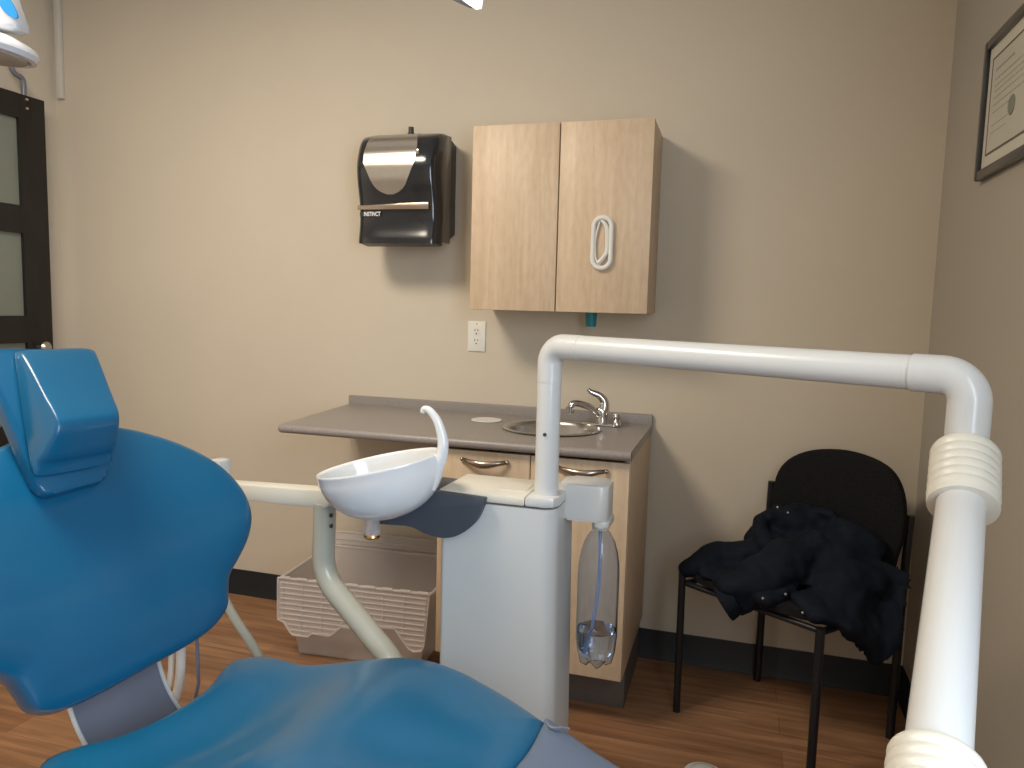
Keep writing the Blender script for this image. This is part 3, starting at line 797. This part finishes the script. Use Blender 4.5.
# bottle holder
b = B(); add_prism(b, [UF(x, y, .828) for x, y in rrect(.110, .218, .0, .092, .020)], (0, 0, .080), .006)
obj('bottle_holder', b, M['white'], du)
b = B(); add_prism(b, [UF(x, y, .816) for x, y in rrect(.186, .2215, .002, .088, .012)], (0, 0, .014), .003); obj('holder_skirt', b, M['white'], du)
BX = UF(.197, .045, 0)
b = B(); add_lathe(b, [(0, 0), (.0185, 0), (.019, .020), (0, .020)], (BX.x, BX.y, .803), seg=20)
bt_ = thing('water_bottle', 'clear blue water bottle hanging from the dental unit holder, nearly empty', 'bottle', (BX.x, BX.y, .52))
cap_b = b
b = B()
out = [(.0145, .808), (.0155, .803), (.024, .793), (.034, .775), (.041, .752), (.0455, .722), (.0465, .69), (.0465, .60), (.0465, .555), (.044, .53), (.037, .508), (.024, .500), (.012, .505), (0, .508)]
seg = 60; rings = []
for r, z in out:
    if r == 0: rings.append([b.verts.new((BX.x, BX.y, z))]); continue
    ring = []
    for k in range(seg):
        a = 2*math.pi*k/seg; pet = (.5+.5*math.cos(5*a))
        dz = 0; rrr = r
        if z < .545: w = min(1, (.545-z)/.03); dz = -.012*w*pet*min(1, r/.02); rrr = r*(1-.07*w*(1-pet))
        ring.append(b.verts.new((BX.x+rrr*math.cos(a), BX.y+rrr*math.sin(a), z+dz)))
    rings.append(ring)
for A, C in zip(rings, rings[1:]):
    for k in range(seg):
        j = (k+1) % seg
        if len(C) == 1: b.faces.new([A[k], A[j], C[0]])
        else: b.faces.new([A[k], A[j], C[j], C[k]])
sh = obj('bottle_shell', b, M['clearpl'], bt_, auto=80)
so = sh.modifiers.new('t', 'SOLIDIFY'); so.thickness = .0008; so.offset = -1
obj('bottle_cap', cap_b, M['white'], bt_)
b = B(); add_lathe(b, [(0, .512), (.012, .510), (.024, .507), (.034, .514), (.041, .530), (.0445, .555), (.0445, .572), (0, .572)], (BX.x, BX.y, 0), seg=40)
obj('water', b, M['watermat'], bt_)
b = B(); add_tube(b, smooth_path([(BX.x, BX.y, .80), (BX.x+.002, BX.y, .70), (BX.x-.004, BX.y, .62), (BX.x-.018, BX.y-.006, .52)], 8), .0038, 10); obj('dip_tube', b, M['straw'], bt_)

# ------------------------------------------------------------------ patient chair
ph = R(-10); CA = Vector((math.cos(ph), math.sin(ph), 0)); CW = Vector((-CA.y, CA.x, 0)); CO = Vector((-1.677, -1.573, 0))
def CH(a, w, z): return CO+CA*a+CW*w+Vector((0, 0, z))
pc = thing('patient_chair', 'large blue vinyl dental patient chair in the foreground left', 'dental chair', CO[:])
tb_ = R(30); UPV = -CA*math.sin(tb_)+Vector((0, 0, 1))*math.cos(tb_); NV = CW.cross(UPV)
HO = CO+Vector((0, 0, .60))
def BK(w, u, h): return HO+CW*w+UPV*u+NV*h
TB = .085
half = [(0, -.032), (.10, -.032), (.170, -.024), (.213, -.002), (.227, .03), (.240, .062), (.272, .090), (.306, .125), (.329, .172), (.330, .235), (.304, .315), (.248, .392), (.175, .452), (.09, .486)]
full = half+[(0, .492)]+[(-x, y) for x, y in half[:0:-1]]
ol_ = smooth_path([(x, y+.06*x, 0) for x, y in full], 4, True)
def bow(w, u):
    e = max(0, abs(w)-.05); return .75*e*e-TB/2+.02*math.sin(max(0, min(1, u/.45))*math.pi)-.01
b = B(); add_cushion(b, ol_, (0, .22), TB, 4.5, BK, bow, rings=22)
obj('backrest', b, M['blue'], pc, auto=80)
# headrest
def HR(w, u, h):
    wc = -.038+(u-.38)*.20
    return BK(w+wc, u, h)
b = B()
add_prism(b, [BK(v.x, v.y, .004) for v in arc_corner([Vector((-.04, .345, 0)), Vector((-.108, .340, 0)), Vector((-.122, .655, 0)), Vector((.09, .645, 0)), Vector((.035, .350, 0)), Vector((-.0395, .345, 0))], .025, 5)], NV*.028, .009, 3)
hb = obj('headrest_holder', b, M['blue'], pc)
b = B(); hp = [(.036, .625), (.046, .636), (.058, .632), (.076, .590), (.100, .520), (.118, .472), (.123, .450), (.116, .432), (.100, .418), (.078, .400), (.060, .393), (.040, .394)]
pr = smooth_path([(h, u, 0) for h, u in hp], 3, True)
W0, W1 = -.078, .078
rows = []
ns = 16
for i in range(ns+1):
    t = 2*i/ns-1; w = math.copysign(1, t)*.081*math.sin(abs(t)*math.pi/2)
    k = (1-abs(w/.081)**5)**(1/5) if abs(w) < .0809 else 0
    sc = .86+.14*k
    c0 = Vector((.075, .51, 0))
    rows.append([b.verts.new(HR(w*(1-.20*max(0, v.x-.04)/.08), (c0+(v-c0)*sc).y, max(.034, (c0+(v-c0)*sc).x))) for v in pr])
for A, C in zip(rows, rows[1:]):
    n = len(A)
    for k in range(n): b.faces.new([A[k], A[(k+1) % n], C[(k+1) % n], C[k]])
b.faces.new(rows[0][::-1]); b.faces.new(rows[-1])
obj('headrest_pillow', b, M['blue'], pc, auto=60)
b = B(); add_box(b, -.035, .035, -.012, .0, .0, .30, .003, mtx=Matrix(((CW.x, NV.x, UPV.x, 0), (CW.y, NV.y, UPV.y, 0), (CW.z, NV.z, UPV.z, 0), (0, 0, 0, 1))))
bmesh.ops.translate(b, vec=BK(-.02, .32, -.07), verts=b.verts); add_tube(b, [BK(-.02, .56, -.075), BK(-.02, .56, .015)], .02, 12)
obj('headrest_bar', b, M['steel'], pc)
# seat
def sz(a):
    t = max(0, min(1, (a-.12)/.36)); t = t*t*(3-2*t); return .510+.064*t+(.012*max(0, a-.6)/.15 if a > .6 else 0)
sh_ = [(.055, 0), (.045, .10), (.012, .175), (.008, .215), (.045, .252), (.10, .262), (.16, .262), (.25, .285), (.35, .305), (.45, .312), (.55, .300), (.65, .262), (.755, .205), (.775, .185), (.785, .10)]
full = sh_+[(.787, 0)]+[(a, -w) for a, w in sh_[:0:-1]]
ol_ = smooth_path([(x, y, 0) for x, y in full], 4, True)
def bow2(a, w):
    dip = .042*math.exp(-((a-.22)/.13)**2)*(1-min(1, abs(w)/.25)**2)+.012*math.exp(-((a-.6)/.2)**2)*math.exp(-(w/.08)**2)
    return sz(a)-.04-dip
b = B(); add_cushion(b, ol_, (.40, 0), .08, 5, lambda a, w, h: CH(a, w, h), bow2, rings=22)
obj('seat', b, M['blue'], pc, auto=80)
# leg rest (slate vinyl)
lg = [(.782, 0), (.782, .10), (.770, .185), (.775, .200), (.87, .160), (.98, .125), (1.06, .10), (1.09, .06)]
full = lg+[(1.095, 0)]+[(a, -w) for a, w in lg[:0:-1]]
ol_ = smooth_path([(x, y, 0) for x, y in full], 4, True)
b = B(); add_cushion(b, ol_, (.93, 0), .075, 6, lambda a, w, h: CH(a, w, h), lambda a, w: sz(.78)-.04-.06*(a-.79), rings=16)
lr = obj('leg_rest', b, M['gvinyl'], pc, auto=80, label='slate grey vinyl leg rest')
b = B(); add_tube(b, smooth_path([CH(.785, .165, sz(.78)+.001), CH(.80, .155, sz(.78)+.001), CH(.815, .165, sz(.78)), CH(.825, .172, sz(.78)-.003)], 5), .0025, 6); obj('pull_tab', b, M['gplas'], lr)
# curved slate panel between back and seat with white edging
pf = smooth_path([(-.165, 0, .64), (-.140, 0, .55), (-.105, 0, .46), (-.045, 0, .40), (.04, 0, .375), (.14, 0, .37)], 6)
b = B(); L = []
for i, v in enumerate(pf):
    hw = .096+.01*abs(i/len(pf)-.5); L.append([b.verts.new(CH(v.x, w-.0, v.z)) for w in (-hw+.015, -.05, 0, .05, hw+.015)])
for A, C in zip(L, L[1:]):
    for k in range(4): b.faces.new([A[k], A[k+1], C[k+1], C[k]])
geo = bmesh.ops.extrude_face_region(b, geom=list(b.faces)); bmesh.ops.translate(b, vec=(CA*-.004-Vector((0, 0, .008)))[:], verts=[v for v in geo['geom'] if isinstance(v, bmesh.types.BMVert)])
hp_ = obj('hinge_cover', b, M['gplas'], pc, label='curved slate panel between backrest and seat')
for s in (-1, 1):
    b = B(); P = []
    for i, v in enumerate(pf):
        hw = .096+.01*abs(i/len(pf)-.5); P.append(CH(v.x+.002, s*hw+.015+s*.003, v.z))
    add_tube(b, P, .0045, 8); obj('edge_trim', b, M['white'], hp_)
# far armrest
b = B()
A0, A1 = (-.26, .40, .827), (.125, .40, .856)
add_prism(b, [CH(A0[0], .378, A0[2]-.040), CH(A0[0], .378, A0[2]), CH(A1[0]-.01, .378, A1[2]), CH(A1[0]+.006, .378, A1[2]-.008), CH(A1[0]+.006, .378, A1[2]-.036), CH(A1[0]-.008, .378, A1[2]-.044)], CW*.048, .006)
obj('armrest', b, M['cream'], pc, label='straight cream armrest')
b = B(); P = arc_corner([CH(.100, .402, .820), CH(.094, .402, .640), CH(.330, .39, .465), CH(.42, .20, .44)], .10, 10)
add_tube(b, P, .0265, 20); obj('arm_support', b, M['paintmet'], pc, label='bent grey metal tube under the armrest')
for z in (.795, .770):
    b = B(); add_lathe(b, [(0, 0), (.005, 0), (.005, .003), (0, .003)], CH(.125, .393, z), tuple(CA), 10); obj('screw', b, M['slot'], pc)
b = B(); add_box(b, -.02, .016, -.018, .018, 0, .10, .005, mtx=Matrix.Translation(CH(-.240, .402, .785)) @ Matrix.Rotation(ph, 4, 'Z')); obj('arm_end_block', b, M['white'], pc)
b = B(); add_tube(b, smooth_path([CH(-.24, .402, .80), CH(-.265, .402, .68), CH(-.255, .402, .57), CH(-.215, .402, .49), CH(-.103, .395, .384), CH(-.02, .33, .32), CH(.05, .2, .28)], 8), .012, 14); obj('rear_arm_tube', b, M['paintmet'], pc)
for dx, rr in ((0, .011), (-.032, .007)):
    b = B(); add_tube(b, smooth_path([CH(-.215+dx, .20, .64), CH(-.182+dx, .22, .52), CH(-.178+dx, .22, .45), CH(-.190+dx, .22, .365), CH(-.215+dx, .20, .28), CH(-.20+dx, .14, .18), CH(-.05, .02, .12)], 8), rr, 12)
    obj('hose', b, M['white2'], pc)
b = B(); add_tube(b, [CH(-.125, .22, .60), CH(-.12, .22, .40), CH(-.08, .1, .14)], .004, 8); obj('cable', b, M['gplas'], pc)
# rear carrier, lift column and base under the seat
b = B(); add_prism(b, [BK(w, u, -.10) for w, u in rrect(-.13, .13, .05, .40, .05)], NV*.022, .006); obj('back_shell', b, M['gplas'], pc)
b = B(); add_box(b, -.0, .74, -.16, .16, .385, .425, .015, mtx=Matrix.Translation(CH(.02, 0, 0)) @ Matrix.Rotation(ph, 4, 'Z')); obj('seat_carrier', b, M['white'], pc)
b = B(); add_box(b, .12, .42, -.11, .11, .06, .40, .03, 3, mtx=Matrix.Translation(CH(.02, 0, 0)) @ Matrix.Rotation(ph, 4, 'Z')); obj('lift_column', b, M['white'], pc)
b = B(); add_box(b, -.22, .60, -.20, .20, .001, .075, .025, 3, mtx=Matrix.Translation(CH(.02, 0, 0)) @ Matrix.Rotation(ph, 4, 'Z')); obj('base_plate', b, M['cream'], pc)

# foot control on the floor by the leg rest
fpd = thing('foot_control', 'small white foot control at the bottom edge, on the wood floor', 'foot control', (-.62, -.70, 0))
b = B(); add_lathe(b, [(0, .001), (.060, .001), (.062, .010), (.055, .022), (0, .022)], (-.622, -.70, 0), seg=32); obj('base', b, M['white'], fpd)
b = B(); add_lathe(b, [(.045, .022), (.040, .030), (.022, .038), (0, .040)], (-.622, -.70, 0), seg=32); obj('pedal', b, M['white'], fpd)

# ------------------------------------------------------------------ dental lamp (top left)
LD = Vector((-2.0493, -1.5225, 1.783)); lx = Vector((.957, .289, 0)); lz = Vector((0, 0, 1)); ly = Vector((-.289, .957, 0)); K = .00202
def LP(px, py, d=0): return LD+lx*((px-6)*K)+lz*((48-py)*K)+ly*d
lm = thing('dental_lamp', 'white dental lamp head with blue panel, hanging in the top left corner', 'lamp', (LD+lx*-.03)[:])
b = B(); add_prism(b, [LP(x, y, -.025) for x, y in [(-62, -50), (-10, -52), (8, -30), (19, -3), (31, 27), (30, 33), (22, 35), (0, 31), (-62, 22)]], ly*.045, .010, 3); obj('housing', b, M['lampwhite'], lm)
b = B(); add_prism(b, [LP(x+12, y+2, -.0275) for x, y in [(v.x, v.y) for v in smooth_path([(2, -4, 0), (9, 0, 0), (15, 8, 0), (20, 19, 0), (19, 22.5, 0), (13, 21, 0), (6, 15, 0), (0, 4, 0), (-3, -3, 0)], 4, True)]], ly*.004); obj('blue_panel', b, M['lampblue'], lm)
b = B(); mt = Matrix(((lx.x, ly.x, 0, 0), (lx.y, ly.y, 0, 0), (0, 0, 1, 0), (0, 0, 0, 1)))
add_lathe(b, [(0, .022), (.06, .021), (.105, .015), (.126, .004), (.131, -.008), (.127, -.018), (.117, -.020), (.111, -.013), (0, -.013)], LP(-27, 42.5), seg=48, mtx=mt @ Euler((0, R(7), 0)).to_matrix().to_4x4(), scale=(1, .8)); dh = obj('reflector_dish', b, M['lampwhite'], lm)
b = B(); add_lathe(b, [(0, -.010), (.09, -.012), (.111, -.015), (.110, -.021), (0, -.023)], LP(-27, 42.5), seg=48, mtx=mt @ Euler((0, R(7), 0)).to_matrix().to_4x4(), scale=(1, .8)); obj('lamp_glass', b, M['lampglass'], dh)
b = B(); q0 = LP(-40, -40, 0); add_tube(b, arc_corner([q0, q0+Vector((-.10, .05, .35)), Vector((-2.75, -1.75, 2.25)), Vector((-2.75, -1.75, HC-.001))], .08, 8), .018, 16); obj('ceiling_arm', b, M['lampwhite'], lm)

# ------------------------------------------------------------------ light fixtures
pl = thing('hanging_light', 'corner of a lit white lamp hanging at the top edge, above the wall cabinet', 'ceiling light', (-.98, -1.74, 1.70))
A = Vector((-.9806, -1.7006, 1.699)); Bp = Vector((-.9613, -1.7016, 1.699)); dA = Vector((-.034, -.081, 0)).normalized(); dB = Vector((.023, -.056, 0)).normalized()
poly = [A, Bp, Bp+dB*.10, Bp+dB*.10+Vector((-.03, -.05, 0)), A+dA*.12+Vector((.02, -.03, 0)), A+dA*.12]
b = B(); add_prism(b, poly, (0, 0, .030), .003); obj('housing', b, M['lampwhite'], pl)
cc = sum(poly, Vector())/len(poly); q = Vector((0, 0, -.002))
lens_p = [A+Vector((.010, -.003, 0))+q, Bp+Vector((-.001, -.003, 0))+q, Bp+dB*.095+Vector((-.003, 0, 0))+q, Bp+dB*.095+Vector((-.028, -.042, 0))+q, A+dA*.10+Vector((.030, -.025, 0))+q, A+Vector((.004, -.030, 0))+q]
b = B(); add_prism(b, lens_p, (0, 0, .0018)); obj('diffuser', b, M['lens'], pl, smooth=False)
b = B(); add_tube(b, [cc+Vector((0, 0, .029)), Vector((cc.x, cc.y, HC-.001))], .010, 12); obj('hanging_rod', b, M['steel'], pl)
# warm ceiling fixture (key)
KX, KY = -2.25, -1.85
cl = thing('ceiling_light', 'warm round flush ceiling light over the room', 'ceiling light', (KX, KY, HC))
b = B(); add_lathe(b, [(0, 0), (.42, 0), (.42, -.03), (.405, -.035), (0, -.035)], (KX, KY, HC-.001), seg=40); obj('pan', b, M['lampwhite'], cl)
b = B(); add_lathe(b, [(.40, 0), (.38, -.010), (.22, -.022), (0, -.026)], (KX, KY, HC-.037), seg=40); obj('diffuser', b, M['warmlens'], cl)

def area(name, loc, direction, sx, sy, power, col, shape='RECTANGLE'):
    l = bpy.data.lights.new(name, 'AREA'); l.shape = shape; l.size = sx
    if shape == 'RECTANGLE': l.size_y = sy
    l.energy = power; l.color = col
    o = bpy.data.objects.new(name, l); COL.objects.link(o); o.location = loc
    o.rotation_euler = Vector(direction).to_track_quat('-Z', 'Z' if abs(direction[2]) < .9 else 'Y').to_euler()
    return o
area('lamp_key', (KX, KY, HC-.075), (0, 0, -1), .80, .80, 45, (1.0, .87, .70), 'DISK')
area('window_daylight', (-.03, (WY0+WY1)/2, (WZ0+WZ1)/2), (-1, 0, 0), 1.25, 1.2, 42, (.76, .88, 1.0))

wd = bpy.data.worlds.new('world'); scn.world = wd; wd.use_nodes = True
bg = wd.node_tree.nodes['Background']; bg.inputs[0].default_value = (.6, .75, 1, 1); bg.inputs[1].default_value = 1.0

# ------------------------------------------------------------------ camera
cam = bpy.data.cameras.new('camera'); co_ = bpy.data.objects.new('camera', cam); COL.objects.link(co_)
cam.sensor_width = 36; cam.lens = 747.6/1024*36; cam.clip_start = .02
f = Vector((-.28407593, .9533478, -.10212166)); r = Vector((.95728692, .28799861, .02566227)); u = Vector((-.05387596, .0904697, .99444086))
co_.matrix_world = Matrix(((r.x, u.x, -f.x, -.6015), (r.y, u.y, -f.y, -2.7216), (r.z, u.z, -f.z, 1.2889), (0, 0, 0, 1)))
scn.camera = co_
scn.view_settings.view_transform = 'Standard'; scn.view_settings.look = 'None'; scn.view_settings.gamma = 1.0
scn.view_settings.exposure = 0.06; scn.view_settings.use_curve_mapping = False
